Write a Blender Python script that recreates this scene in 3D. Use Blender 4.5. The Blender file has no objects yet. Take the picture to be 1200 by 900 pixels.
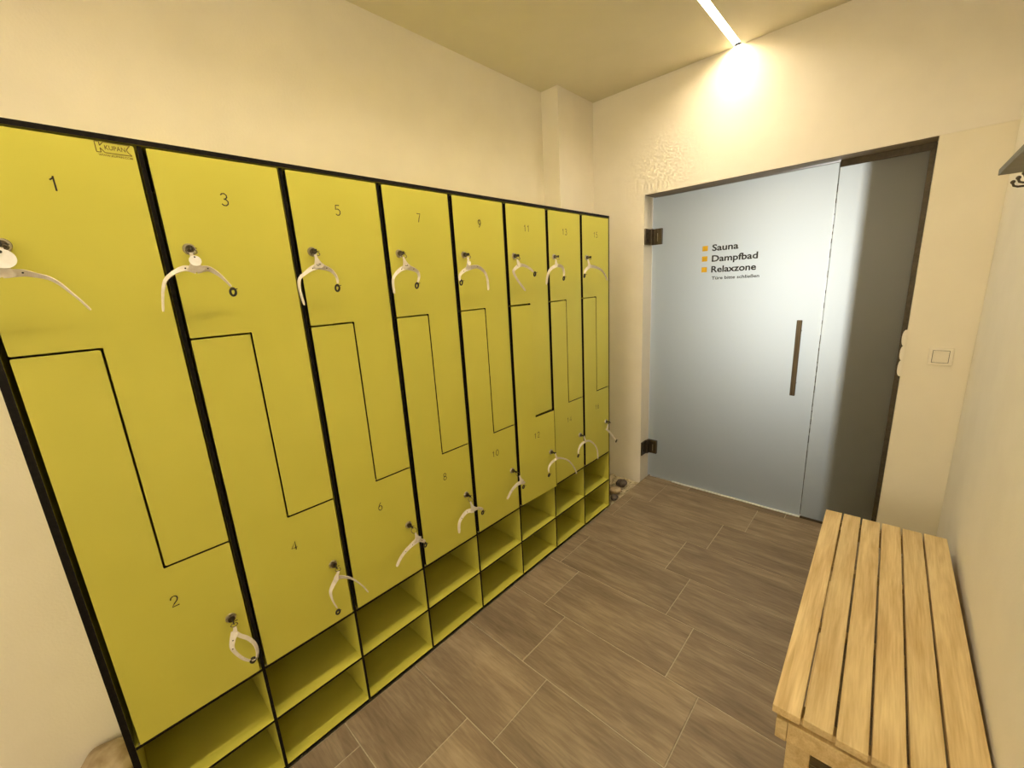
import bpy, bmesh, math, random
from mathutils import Vector, Matrix

random.seed(7)
SC = bpy.context.scene
COL = SC.collection

# ------------------------------------------------------------------ camera
cam_d = bpy.data.cameras.new('camera')
cam = bpy.data.objects.new('camera', cam_d)
COL.objects.link(cam)
cam.matrix_world = Matrix(((0.73364825, -0.11523366, 0.66968757, 1.314),
                           (0.67718731, 0.20573541, -0.70646323, 0.1021),
                           (-0.0563701, 0.97179944, 0.2289722, 1.5099),
                           (0, 0, 0, 1)))
cam_d.sensor_width = 36.0
cam_d.sensor_fit = 'HORIZONTAL'
cam_d.lens = 36.0 * 481.81 / 1200.0
cam_d.clip_start = 0.02
SC.camera = cam

# ------------------------------------------------------------------ world, exposure
SC.view_settings.view_transform = 'Standard'
SC.view_settings.look = 'None'
SC.view_settings.gamma = 1.0
SC.view_settings.use_curve_mapping = False
SC.view_settings.exposure = 1.52
w = bpy.data.worlds.new('world')
w.use_nodes = True
w.node_tree.nodes['Background'].inputs[0].default_value = (0.9, 0.85, 0.75, 1)
w.node_tree.nodes['Background'].inputs[1].default_value = 0.05
SC.world = w

STRIP_POWER = 31.0          # emission strength of the ceiling light strip
STRIP_COLOR = (1.0, 0.84, 0.60)
BACK_POWER = 3.9           # lamp in the room behind the frosted glass
SIDE_FILL_POWER = 7.0
REAR_FILL_POWER = 13.0
YS = -0.75                   # near end of the light strip
D = 2.865                   # front of the far wall
DG = 2.985                  # front of the glass
XR = 1.584                  # right wall
XL = -0.52                  # left wall
ZC = 2.706                  # ceiling
ZD = 2.05                   # top of the doorway
YB = -3.2                   # wall behind the camera

def area(name, loc, rot, sx, sy, power, color):
    l = bpy.data.lights.new(name, 'AREA')
    l.shape = 'RECTANGLE'; l.size = sx; l.size_y = sy
    l.energy = power; l.color = color
    o = bpy.data.objects.new(name, l)
    o.location = loc; o.rotation_euler = rot
    COL.objects.link(o)
    return o
# daylight-coloured lamp of the room behind the glass, high on its back wall
area('lamp_behind_glass', (0.93, 3.76, 1.46), (math.radians(-90), 0, 0), 0.35, 0.9, BACK_POWER, (0.95, 0.955, 0.94))
# warm fill light added at the wall behind the camera; no window there
area('rear_fill_light', (0.75, YB+0.02, 1.65), (math.radians(90), 0, 0), 1.4, 1.4, REAR_FILL_POWER, (1.0, 0.88, 0.68))
# fill light added for the lockers, shining in from an unseen side room
area('side_fill_light', (3.30, -1.35, 1.15), (0, math.radians(90), math.radians(-38)), 1.2, 1.4, SIDE_FILL_POWER, (1.0, 0.86, 0.64))

# ------------------------------------------------------------------ materials
def new_mat(name):
    m = bpy.data.materials.new(name)
    m.use_nodes = True
    nt = m.node_tree
    return m, nt, nt.nodes['Principled BSDF']

def N(nt, t, **kw):
    n = nt.nodes.new(t)
    for k, v in kw.items():
        if k in n.inputs:
            n.inputs[k].default_value = v
        else:
            setattr(n, k, v)
    return n

def noisy(name, c1, c2, scale=(3, 3, 3), nscale=4.0, rough=0.6, bump=0.0, bscale=60.0,
          metallic=0.0, spec=0.5, detail=6.0, coord='Object', lo=0.35, hi=0.65, rand=False):
    m, nt, bs = new_mat(name)
    tc = N(nt, 'ShaderNodeTexCoord')
    mp = N(nt, 'ShaderNodeMapping'); mp.inputs['Scale'].default_value = scale
    nt.links.new(tc.outputs[coord], mp.inputs[0])
    if rand:
        oi = N(nt, 'ShaderNodeObjectInfo')
        mu = N(nt, 'ShaderNodeMath', operation='MULTIPLY'); mu.inputs[1].default_value = 37.0
        nt.links.new(oi.outputs['Random'], mu.inputs[0])
        cx = N(nt, 'ShaderNodeCombineXYZ')
        for i in range(3): nt.links.new(mu.outputs[0], cx.inputs[i])
        nt.links.new(cx.outputs[0], mp.inputs['Location'])
    no = N(nt, 'ShaderNodeTexNoise'); no.inputs['Scale'].default_value = nscale
    no.inputs['Detail'].default_value = detail
    nt.links.new(mp.outputs[0], no.inputs[0])
    cr = N(nt, 'ShaderNodeValToRGB')
    cr.color_ramp.elements[0].position = lo; cr.color_ramp.elements[0].color = (*c1, 1)
    cr.color_ramp.elements[1].position = hi; cr.color_ramp.elements[1].color = (*c2, 1)
    nt.links.new(no.outputs[0], cr.inputs[0])
    nt.links.new(cr.outputs[0], bs.inputs['Base Color'])
    bs.inputs['Roughness'].default_value = rough
    bs.inputs['Metallic'].default_value = metallic
    bs.inputs['Specular IOR Level'].default_value = spec
    if bump:
        b = N(nt, 'ShaderNodeBump'); b.inputs['Strength'].default_value = bump
        b.inputs['Distance'].default_value = 0.002
        n2 = N(nt, 'ShaderNodeTexNoise'); n2.inputs['Scale'].default_value = bscale
        nt.links.new(tc.outputs[coord], n2.inputs[0])
        nt.links.new(n2.outputs[0], b.inputs['Height'])
        nt.links.new(b.outputs[0], bs.inputs['Normal'])
    return m

M = {}
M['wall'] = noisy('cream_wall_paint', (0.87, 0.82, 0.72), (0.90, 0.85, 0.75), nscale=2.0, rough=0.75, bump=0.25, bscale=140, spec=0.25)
M['wall_low'] = noisy('cream_wall_paint_lower', (0.87, 0.81, 0.66), (0.89, 0.83, 0.68), nscale=2.0, rough=0.7, bump=0.25, bscale=140, spec=0.25)
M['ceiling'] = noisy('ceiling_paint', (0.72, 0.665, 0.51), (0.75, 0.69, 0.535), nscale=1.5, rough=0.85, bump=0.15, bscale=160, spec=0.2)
M['grout'] = noisy('pale_grout', (0.46, 0.40, 0.29), (0.56, 0.49, 0.36), nscale=30, rough=0.9)
M['yellow'] = noisy('yellow_laminate', (0.58, 0.545, 0.080), (0.61, 0.575, 0.090), scale=(1, 1, 1), nscale=3.0, rough=0.42, bump=0.06, bscale=320, spec=0.35)
M['black'] = noisy('black_laminate_edge', (0.004, 0.003, 0.0025), (0.009, 0.007, 0.005), nscale=40, rough=0.5, spec=0.15)
M['print'] = noisy('black_print', (0.018, 0.016, 0.010), (0.026, 0.022, 0.014), nscale=40, rough=0.6)
M['print_brown'] = noisy('brown_print', (0.12, 0.085, 0.012), (0.16, 0.11, 0.018), nscale=40, rough=0.6)
M['square'] = noisy('yellow_print', (0.80, 0.47, 0.01), (0.84, 0.51, 0.02), nscale=20, rough=0.5)
M['metal'] = noisy('nickel_metal', (0.50, 0.46, 0.40), (0.62, 0.58, 0.50), nscale=30, rough=0.3, metallic=1.0)
M['steel_dark'] = noisy('brushed_dark_steel', (0.12, 0.10, 0.075), (0.19, 0.16, 0.12), scale=(40, 40, 2), nscale=3, rough=0.38, metallic=1.0)
M['bronze'] = noisy('grey_metal_profile', (0.075, 0.06, 0.038), (0.10, 0.08, 0.055), nscale=20, rough=0.5, metallic=0.6)
M['silicone'] = noisy('white_silicone', (0.68, 0.62, 0.52), (0.78, 0.73, 0.63), nscale=25, rough=0.55)
M['buckle'] = noisy('black_plastic', (0.012, 0.010, 0.009), (0.022, 0.018, 0.015), nscale=25, rough=0.4)
M['tag'] = noisy('white_tag', (0.86, 0.85, 0.80), (0.92, 0.91, 0.88), nscale=25, rough=0.35)
M['switch'] = noisy('white_switch_plastic', (0.86, 0.80, 0.66), (0.89, 0.83, 0.69), nscale=10, rough=0.35)
M['shelf'] = noisy('shelf_metal', (0.17, 0.155, 0.10), (0.20, 0.18, 0.12), nscale=10, rough=0.5, metallic=0.3)
M['stone_dark'] = noisy('dark_stone', (0.045, 0.032, 0.026), (0.13, 0.10, 0.085), nscale=9, rough=0.6, bump=0.5, bscale=60)
M['stone_pale'] = noisy('beige_stone', (0.30, 0.22, 0.13), (0.52, 0.42, 0.28), nscale=7, rough=0.7, bump=0.5, bscale=50)
M['gravel'] = noisy('pale_gravel', (0.52, 0.43, 0.28), (0.74, 0.66, 0.48), nscale=40, rough=0.85, bump=0.8, bscale=90)
M['soffit'] = noisy('shade_toned_soffit', (0.22, 0.175, 0.125), (0.26, 0.21, 0.15), nscale=6, rough=0.6)  # darker than the wall: the soffit's shade is put into this colour
M['gap_reflector'] = noisy('gap_light_reflector', (0.90, 0.91, 0.90), (0.95, 0.96, 0.95), nscale=20, rough=0.42, metallic=1.0)
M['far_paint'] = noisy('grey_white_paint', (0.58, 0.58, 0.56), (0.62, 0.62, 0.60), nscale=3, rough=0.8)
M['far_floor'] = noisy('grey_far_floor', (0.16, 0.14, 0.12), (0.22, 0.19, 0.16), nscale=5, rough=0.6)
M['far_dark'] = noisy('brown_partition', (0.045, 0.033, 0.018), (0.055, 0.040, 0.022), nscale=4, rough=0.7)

# stone-look tile, streaks along x, every tile shifted by its own random number
def tile_mat():
    m, nt, bs = new_mat('brown_streaked_tile')
    tc = N(nt, 'ShaderNodeTexCoord'); oi = N(nt, 'ShaderNodeObjectInfo')
    mu = N(nt, 'ShaderNodeMath', operation='MULTIPLY'); mu.inputs[1].default_value = 53.0
    nt.links.new(oi.outputs['Random'], mu.inputs[0])
    cx = N(nt, 'ShaderNodeCombineXYZ')
    for i in range(3): nt.links.new(mu.outputs[0], cx.inputs[i])
    def noise(scale, ns, det, dist=0.0):
        mp = N(nt, 'ShaderNodeMapping'); mp.inputs['Scale'].default_value = scale
        nt.links.new(tc.outputs['Object'], mp.inputs[0]); nt.links.new(cx.outputs[0], mp.inputs['Location'])
        no = N(nt, 'ShaderNodeTexNoise'); no.inputs['Scale'].default_value = ns
        no.inputs['Detail'].default_value = det; no.inputs['Distortion'].default_value = dist
        nt.links.new(mp.outputs[0], no.inputs[0]); return no
    a = noise((1.0, 5.0, 1), 2.6, 10.0, 0.7)
    b = noise((4.0, 34.0, 1), 3.0, 8.0, 0.5)
    mx = N(nt, 'ShaderNodeMix'); mx.data_type = 'FLOAT'; mx.inputs[0].default_value = 0.4
    nt.links.new(a.outputs[0], mx.inputs[2]); nt.links.new(b.outputs[0], mx.inputs[3])
    cr = N(nt, 'ShaderNodeValToRGB')
    e = cr.color_ramp.elements
    e[0].position = 0.30; e[0].color = (0.165, 0.118, 0.076, 1)
    e[1].position = 0.70; e[1].color = (0.405, 0.320, 0.215, 1)
    k = e.new(0.5); k.color = (0.262, 0.198, 0.130, 1)
    nt.links.new(mx.outputs[0], cr.inputs[0])
    # small brightness change from tile to tile
    mr = N(nt, 'ShaderNodeMapRange'); mr.inputs[3].default_value = 0.92; mr.inputs[4].default_value = 1.08
    nt.links.new(oi.outputs['Random'], mr.inputs[0])
    vm = N(nt, 'ShaderNodeVectorMath', operation='SCALE')
    nt.links.new(cr.outputs[0], vm.inputs[0]); nt.links.new(mr.outputs[0], vm.inputs['Scale'])
    nt.links.new(vm.outputs[0], bs.inputs['Base Color'])
    bs.inputs['Roughness'].default_value = 0.42; bs.inputs['Specular IOR Level'].default_value = 0.4
    bp = N(nt, 'ShaderNodeBump'); bp.inputs['Strength'].default_value = 0.25; bp.inputs['Distance'].default_value = 0.002
    nt.links.new(mx.outputs[0], bp.inputs['Height']); nt.links.new(bp.outputs[0], bs.inputs['Normal'])
    return m
M['tile'] = tile_mat()

def wood_mat():
    m, nt, bs = new_mat('pale_oiled_wood')
    tc = N(nt, 'ShaderNodeTexCoord'); oi = N(nt, 'ShaderNodeObjectInfo')
    mu = N(nt, 'ShaderNodeMath', operation='MULTIPLY'); mu.inputs[1].default_value = 91.0
    nt.links.new(oi.outputs['Random'], mu.inputs[0])
    cx = N(nt, 'ShaderNodeCombineXYZ')
    for i in range(3): nt.links.new(mu.outputs[0], cx.inputs[i])
    mp = N(nt, 'ShaderNodeMapping'); mp.inputs['Scale'].default_value = (14, 1.3, 14)
    nt.links.new(tc.outputs['Object'], mp.inputs[0]); nt.links.new(cx.outputs[0], mp.inputs['Location'])
    no = N(nt, 'ShaderNodeTexNoise'); no.inputs['Scale'].default_value = 2.2
    no.inputs['Detail'].default_value = 7; no.inputs['Distortion'].default_value = 0.7
    nt.links.new(mp.outputs[0], no.inputs[0])
    mp2 = N(nt, 'ShaderNodeMapping'); mp2.inputs['Scale'].default_value = (120, 5, 120)
    nt.links.new(tc.outputs['Object'], mp2.inputs[0]); nt.links.new(cx.outputs[0], mp2.inputs['Location'])
    n2 = N(nt, 'ShaderNodeTexNoise'); n2.inputs['Scale'].default_value = 2.0; n2.inputs['Detail'].default_value = 4
    nt.links.new(mp2.outputs[0], n2.inputs[0])
    mx = N(nt, 'ShaderNodeMix'); mx.data_type = 'FLOAT'; mx.inputs[0].default_value = 0.35
    nt.links.new(no.outputs[0], mx.inputs[2]); nt.links.new(n2.outputs[0], mx.inputs[3])
    cr = N(nt, 'ShaderNodeValToRGB'); e = cr.color_ramp.elements
    e[0].position = 0.30; e[0].color = (0.50, 0.330, 0.130, 1)
    e[1].position = 0.66; e[1].color = (0.80, 0.635, 0.34, 1)
    nt.links.new(mx.outputs[0], cr.inputs[0])
    mr = N(nt, 'ShaderNodeMapRange'); mr.inputs[3].default_value = 0.90; mr.inputs[4].default_value = 1.08
    nt.links.new(oi.outputs['Random'], mr.inputs[0])
    vm = N(nt, 'ShaderNodeVectorMath', operation='SCALE')
    nt.links.new(cr.outputs[0], vm.inputs[0]); nt.links.new(mr.outputs[0], vm.inputs['Scale'])
    nt.links.new(vm.outputs[0], bs.inputs['Base Color'])
    bs.inputs['Roughness'].default_value = 0.5
    bp = N(nt, 'ShaderNodeBump'); bp.inputs['Strength'].default_value = 0.15; bp.inputs['Distance'].default_value = 0.001
    nt.links.new(n2.outputs[0], bp.inputs['Height']); nt.links.new(bp.outputs[0], bs.inputs['Normal'])
    return m
M['wood'] = wood_mat()

def frosted():
    m, nt, bs = new_mat('frosted_glass')
    out = nt.nodes['Material Output']
    tr = N(nt, 'ShaderNodeBsdfTranslucent'); tr.inputs[0].default_value = (0.93, 0.95, 0.93, 1)
    df = N(nt, 'ShaderNodeBsdfDiffuse'); df.inputs[0].default_value = (0.32, 0.32, 0.28, 1)
    gl = N(nt, 'ShaderNodeBsdfGlossy'); gl.inputs['Roughness'].default_value = 0.38
    m1 = N(nt, 'ShaderNodeMixShader'); m1.inputs[0].default_value = 0.26
    nt.links.new(tr.outputs[0], m1.inputs[1]); nt.links.new(df.outputs[0], m1.inputs[2])
    m2 = N(nt, 'ShaderNodeMixShader'); m2.inputs[0].default_value = 0.05
    nt.links.new(m1.outputs[0], m2.inputs[1]); nt.links.new(gl.outputs[0], m2.inputs[2])
    nt.links.new(m2.outputs[0], out.inputs[0])
    nt.nodes.remove(bs)
    return m
M['frost'] = frosted()
def clear():
    m, nt, bs = new_mat('clear_glass_face')
    out = nt.nodes['Material Output']
    t = N(nt, 'ShaderNodeBsdfTransparent'); t.inputs[0].default_value = (0.95, 0.98, 0.96, 1)
    g = N(nt, 'ShaderNodeBsdfGlossy'); g.inputs['Roughness'].default_value = 0.05
    mx = N(nt, 'ShaderNodeMixShader'); mx.inputs[0].default_value = 0.08
    nt.links.new(t.outputs[0], mx.inputs[1]); nt.links.new(g.outputs[0], mx.inputs[2])
    nt.links.new(mx.outputs[0], out.inputs[0]); nt.nodes.remove(bs)
    return m
M['clear'] = clear()
M['glass_edge'] = noisy('pale_glass_edge', (0.72, 0.74, 0.70), (0.82, 0.84, 0.80), nscale=25, rough=0.2)
def emit(name, c, s):
    m, nt, bs = new_mat(name)
    bs.inputs['Base Color'].default_value = (0.9, 0.9, 0.9, 1)
    bs.inputs['Emission Color'].default_value = (*c, 1)
    bs.inputs['Emission Strength'].default_value = s
    return m
M['led'] = emit('warm_led_diffuser', STRIP_COLOR, STRIP_POWER)

# ------------------------------------------------------------------ mesh helpers
def link(o, parent=None):
    COL.objects.link(o)
    if parent is not None: o.parent = parent
    return o

def finish(name, bm, mats, parent=None, smooth=False, loc=None):
    me = bpy.data.meshes.new(name)
    bm.normal_update()
    bm.to_mesh(me); bm.free()
    if not isinstance(mats, (list, tuple)): mats = [mats]
    for m in mats: me.materials.append(m)
    if smooth:
        for p in me.polygons: p.use_smooth = True
    o = bpy.data.objects.new(name, me)
    link(o, parent)
    if loc is not None: o.location = loc
    return o

def add_box(bm, x0, x1, y0, y1, z0, z1, mat=0, bevel=0.0):
    vs = [bm.verts.new(p) for p in ((x0,y0,z0),(x1,y0,z0),(x1,y1,z0),(x0,y1,z0),(x0,y0,z1),(x1,y0,z1),(x1,y1,z1),(x0,y1,z1))]
    fs = [bm.faces.new([vs[i] for i in f]) for f in ((0,3,2,1),(4,5,6,7),(0,1,5,4),(1,2,6,5),(2,3,7,6),(3,0,4,7))]
    for f in fs: f.material_index = mat
    if bevel:
        es = list({e for f in fs for e in f.edges})
        bmesh.ops.bevel(bm, geom=es, offset=bevel, segments=2, affect='EDGES', profile=0.5)
    return fs

def box(name, x0, x1, y0, y1, z0, z1, mat, parent=None, bevel=0.0):
    bm = bmesh.new(); add_box(bm, x0, x1, y0, y1, z0, z1, 0, bevel)
    return finish(name, bm, mat, parent)

def lam_box(name, x0, x1, y0, y1, z0, z1, axis, parent, bevel=0.0006):
    """compact laminate: yellow faces across the given axis, black core on the edges"""
    bm = bmesh.new(); add_box(bm, x0, x1, y0, y1, z0, z1)
    bm.normal_update()
    for f in bm.faces: f.material_index = 0 if abs(f.normal[axis]) > 0.9 else 1
    return finish(name, bm, [M['yellow'], M['black']], parent)

def add_cyl(bm, c, axis, r, h, n=20, mat=0, r2=None):
    """cylinder from c along axis (unit vector) with length h"""
    a = Vector(axis).normalized()
    t = a.orthogonal().normalized(); b = a.cross(t)
    c = Vector(c); r2 = r if r2 is None else r2
    A = [bm.verts.new(c + (t*math.cos(2*math.pi*i/n) + b*math.sin(2*math.pi*i/n))*r) for i in range(n)]
    B = [bm.verts.new(c + a*h + (t*math.cos(2*math.pi*i/n) + b*math.sin(2*math.pi*i/n))*r2) for i in range(n)]
    fs = [bm.faces.new((A[i], A[(i+1)%n], B[(i+1)%n], B[i])) for i in range(n)]
    fs.append(bm.faces.new(A[::-1])); fs.append(bm.faces.new(B))
    for f in fs: f.material_index = mat
    return fs

def add_tube(bm, pts, r, n=8, closed=False, mat=0):
    pts = [Vector(p) for p in pts]; m = len(pts); rings = []
    up = None
    for i, p in enumerate(pts):
        if closed: t = (pts[(i+1)%m] - pts[i-1]).normalized()
        else: t = (pts[min(i+1, m-1)] - pts[max(i-1, 0)]).normalized()
        if up is None: up = t.orthogonal().normalized()
        up = (up - t*up.dot(t)).normalized(); b = t.cross(up)
        rings.append([bm.verts.new(p + (up*math.cos(2*math.pi*k/n) + b*math.sin(2*math.pi*k/n))*r) for k in range(n)])
    for i in range(m if closed else m-1):
        a, c = rings[i], rings[(i+1)%m]
        for k in range(n):
            f = bm.faces.new((a[k], a[(k+1)%n], c[(k+1)%n], c[k])); f.material_index = mat
    if not closed:
        bm.faces.new(rings[0][::-1]); bm.faces.new(rings[-1])

def poly_prism(bm, pts, plane, d0, d1):
    """extrude a closed 2D outline; plane 'yz' -> along x, 'xz' -> along y, 'xy' -> along z"""
    def P(a, b, d): return {'yz': (d, a, b), 'xz': (a, d, b), 'xy': (a, b, d)}[plane]
    A = [bm.verts.new(P(a, b, d0)) for a, b in pts]; B = [bm.verts.new(P(a, b, d1)) for a, b in pts]
    n = len(pts)
    fs = [bm.faces.new((A[i], A[(i+1)%n], B[(i+1)%n], B[i])) for i in range(n)]
    f0 = bm.faces.new(A[::-1]); f1 = bm.faces.new(B)
    bmesh.ops.recalc_face_normals(bm, faces=fs + [f0, f1])
    return fs, f0, f1

def rounded(pts, r, seg=3):
    out = []; n = len(pts)
    for i, p in enumerate(pts):
        p = Vector(p); a = (Vector(pts[i-1]) - p); b = (Vector(pts[(i+1)%n]) - p)
        a.normalize(); b.normalize()
        for k in range(seg+1):
            t = k/seg
            out.append(tuple(p + a*r*(1-t)**2 + b*r*t**2))
    return out

def empty(name, loc=(0,0,0), rz=0.0):
    o = bpy.data.objects.new(name, None); o.empty_display_size = 0.05
    o.location = loc; o.rotation_euler = (0, 0, rz)
    return link(o)

def tag(o, label=None, cat=None, group=None, kind=None):
    if label: o['label'] = label
    if cat: o['category'] = cat
    if group: o['group'] = group
    if kind: o['kind'] = kind
    return o

def struct(o): o['kind'] = 'structure'; return o

def catmull(pts, sub=5):
    P = [pts[0]] + list(pts) + [pts[-1]]; out = []
    for i in range(1, len(P)-2):
        for s in range(sub):
            t = s/sub
            out.append([0.5*((2*b) + (-a+c)*t + (2*a-5*b+4*c-d)*t*t + (-a+3*b-3*c+d)*t**3)
                        for a, b, c, d in zip(P[i-1], P[i], P[i+1], P[i+2])])
    out.append(list(P[-2]))
    return out

def text_mesh(name, s, size, mat, loc, basis, parent, offset=0.0, width=None, extrude=0.0002, spacing=1.0):
    """flat printed lettering; basis = (right, up) unit vectors; width scales it to that length"""
    cu = bpy.data.curves.new(name, 'FONT'); cu.body = s; cu.size = 1.0; cu.offset = offset
    cu.space_character = spacing; cu.resolution_u = 3
    t = bpy.data.objects.new(name, cu); COL.objects.link(t)
    dg = bpy.context.evaluated_depsgraph_get(); dg.update()
    me = bpy.data.meshes.new_from_object(t.evaluated_get(dg))
    bpy.data.objects.remove(t); bpy.data.curves.remove(cu)
    xs = [v.co.x for v in me.vertices]; x0, x1 = min(xs), max(xs)
    sx = size if width is None else width/(x1-x0)
    r, u = Vector(basis[0]), Vector(basis[1]); nrm = r.cross(u)
    for v in me.vertices:
        v.co = r*((v.co.x-x0)*sx) + u*(v.co.y*size) + nrm*extrude
    me.name = name
    me.materials.clear(); me.materials.append(mat)
    o = bpy.data.objects.new(name, me); o.location = loc
    return link(o, parent)

# ------------------------------------------------------------------ setting: floor
bm = bmesh.new()
add_box(bm, 0.003, XR, YB, D, -0.06, -0.0022)            # screed and grout under the tiles
add_box(bm, 0.003, 1.355, D, DG + 0.05, -0.06, -0.0022)
add_box(bm, XL, 0.003, YB, D, -0.10, -0.045)             # lower strip that carries lockers and pebbles
floor = struct(finish('floor', bm, M['grout']))
G = 0.0018
rows = {}                                             # one joint position per tile row, 0.6 m apart
for k in range(-15, 7):
    rows[k] = 0.335
rows.update({0: 0.335, 1: 0.81, 2: 0.685, 3: 0.555, 4: 0.667, 5: 0.788, 6: 0.335, -1: 0.463, -2: 0.335, -3: 0.72, -4: 0.21, -5: 0.5})
full = {}
def tile_mesh(w_, h_):
    key = (round(w_, 4), round(h_, 4))
    if key not in full:
        bm = bmesh.new()
        add_box(bm, -w_/2, w_/2, -h_/2, h_/2, -0.012, 0.0)
        top = [f for f in bm.faces if f.normal.z > 0.5 or all(v.co.z > -0.001 for v in f.verts)]
        bmesh.ops.bevel(bm, geom=list({e for f in top for e in f.edges}), offset=0.0012, segments=1, affect='EDGES')
        me = bpy.data.meshes.new('tile'); bm.normal_update(); bm.to_mesh(me); bm.free()
        me.materials.append(M['tile']); full[key] = me
    return full[key]
def row_y(k): return 1.101 + 0.3032*k
for k in range(-15, 7):
    y0, y1 = row_y(k), row_y(k+1)
    xmax = XR
    if y0 < YB: y0 = YB
    if y1 > DG + 0.05: y1 = DG + 0.05; xmax = 1.355
    pieces = []
    x = rows[k]
    while x > 0.003: x -= 0.6
    while x < xmax:
        a, b = max(x, 0.003), min(x + 0.6, xmax)
        if b - a > 0.02: pieces.append((a, b))
        x += 0.6
    for a, b in pieces:
        w_, h_ = b - a - 2*G, y1 - y0 - 2*G
        o = bpy.data.objects.new('tile', tile_mesh(w_, h_))
        o.location = ((a+b)/2, (y0+y1)/2, 0.0)
        link(o, floor)

# gravel bed beside the lockers
def pebbles(name, xa, xb, ya, yb, n, seed):
    rnd = random.Random(seed); bm = bmesh.new()
    add_box(bm, xa, xb, ya, yb, -0.045, -0.018)
    for _ in range(n):
        r = rnd.uniform(0.004, 0.010)
        mt = Matrix.Translation((rnd.uniform(xa+.01, xb-.01), rnd.uniform(ya+.01, yb-.01), -0.017 + rnd.uniform(0, .010))) @ \
             Matrix.Rotation(rnd.uniform(0, 6.28), 4, 'Z') @ Matrix.Diagonal((1.3*r, r, 0.7*r, 1))
        bmesh.ops.create_icosphere(bm, subdivisions=1, radius=1.0, matrix=mt)
    return finish(name, bm, M['gravel'], None, smooth=False)
tag(pebbles('gravel', -0.385, 0.001, 2.425, 2.86, 1300, 3), 'pale fine gravel filling the strip between lockers and glass door wall', 'gravel', kind='stuff')
tag(pebbles('gravel', XL+.003, 0.001, -0.75, -0.028, 1500, 4), 'pale fine gravel on the floor strip left of the lockers', 'gravel', kind='stuff')

def stone(loc, r, mat, seed, label, rz=0.0):
    rnd = random.Random(seed); bm = bmesh.new()
    bmesh.ops.create_icosphere(bm, subdivisions=4, radius=1.0)
    ph = [rnd.uniform(0, 6.28) for _ in range(6)]
    for v in bm.verts:
        c = v.co.copy()
        f = 1 + 0.08*math.sin(2.1*c.x+ph[0]) + 0.07*math.sin(2.7*c.y+ph[1]) + 0.06*math.sin(3.3*c.z+ph[2]+c.x) + 0.03*math.sin(6*c.x+5*c.y+ph[3])
        v.co = Vector((c.x*r[0], c.y*r[1], c.z*r[2])) * f
    o = finish('river_stone', bm, mat, None, smooth=True, loc=loc); o.rotation_euler.z = rz
    return tag(o, label, 'stone')
stone((-0.075, 2.700, 0.024), (0.045, 0.036, 0.026), M['stone_dark'], 1, 'dark brown rounded stone lying furthest back beside the locker end', 0.4)
stone((-0.062, 2.575, 0.022), (0.048, 0.036, 0.026), M['stone_pale'], 2, 'beige rounded stone between the two dark stones beside the locker end', 0.9)
stone((-0.020, 2.500, 0.012), (0.026, 0.034, 0.020), M['stone_dark'], 5, 'small dark stone at the tile edge right beside the locker end', 0.2)
stone((-0.44, -0.10, 0.047), (0.085, 0.060, 0.045), M['stone_pale'], 8, 'large marbled beige stone on the floor left of the nearest locker', 0.7)

# ------------------------------------------------------------------ setting: walls
struct(box('wall_left', XL-0.10, XL, YB, D, -0.06, ZC, M['wall']))
struct(box('trim_1', XL, -0.39, 2.46, D, -0.045, ZC, M['wall']))              # boxed pillar in the corner
bm = bmesh.new()
add_box(bm, XR, XR+0.10, -0.15, D, -0.06, ZC)
add_box(bm, XR, XR+0.10, -2.1, -0.15, 2.35, ZC)  # header over an opening added to let the side fill light in
add_box(bm, XR, XR+0.10, YB, -2.1, -0.06, ZC)
struct(finish('wall_right', bm, M['wall']))
bm = bmesh.new()                                                          # unseen side room added to hold the fill light: walls and ceiling
add_box(bm, XR+0.1, 3.6, -0.15, -0.05, -0.06, ZC)
add_box(bm, XR+0.1, 3.6, -2.1, -2.0, -0.06, ZC)
add_box(bm, 3.5, 3.6, -2.0, -0.15, -0.06, ZC)
add_box(bm, XR+0.1, 3.6, -2.1, -0.05, ZC, ZC+0.06)
struct(finish('wall_fill_alcove', bm, M['wall']))
struct(box('floor_fill_alcove', XR, 3.5, -2.0, -0.15, -0.06, -0.001, M['far_floor']))  # floor of the added side room
struct(box('wall_back', XL-0.1, XR+0.1, YB-0.10, YB, -0.06, ZC+0.03, M['wall']))
bm = bmesh.new()
add_box(bm, XL-0.10, -0.004, D, DG+0.03, -0.06, ZC)
add_box(bm, -0.004, XR+0.10, D, DG+0.03, ZD, ZC)
struct(finish('wall_far', bm, M['wall']))
struct(box('wall_far_lower', 1.357, XR+0.10, D+0.003, DG+0.03, -0.06, ZD, M['wall_low']))
# ceiling with a channel for the light strip
SX0, SX1 = 0.497, 0.533
bm = bmesh.new()
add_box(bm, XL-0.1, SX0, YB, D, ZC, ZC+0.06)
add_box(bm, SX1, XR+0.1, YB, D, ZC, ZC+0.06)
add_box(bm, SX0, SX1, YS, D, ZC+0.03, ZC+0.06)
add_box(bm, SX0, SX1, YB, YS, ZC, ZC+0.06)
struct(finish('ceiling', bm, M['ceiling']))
ls = empty('ceiling_light', ((SX0+SX1)/2, (D+YS)/2, ZC))
tag(ls, 'long narrow glowing light strip recessed in the ceiling', 'light')
L2 = (D - YS)/2 - 0.002
box('housing', -0.0179, 0.0179, -L2, L2, 0.018, 0.028, M['metal'], ls)
box('diffuser', -0.0165, 0.0165, -L2, L2-0.006, 0.012, 0.0178, M['led'], ls)

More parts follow.
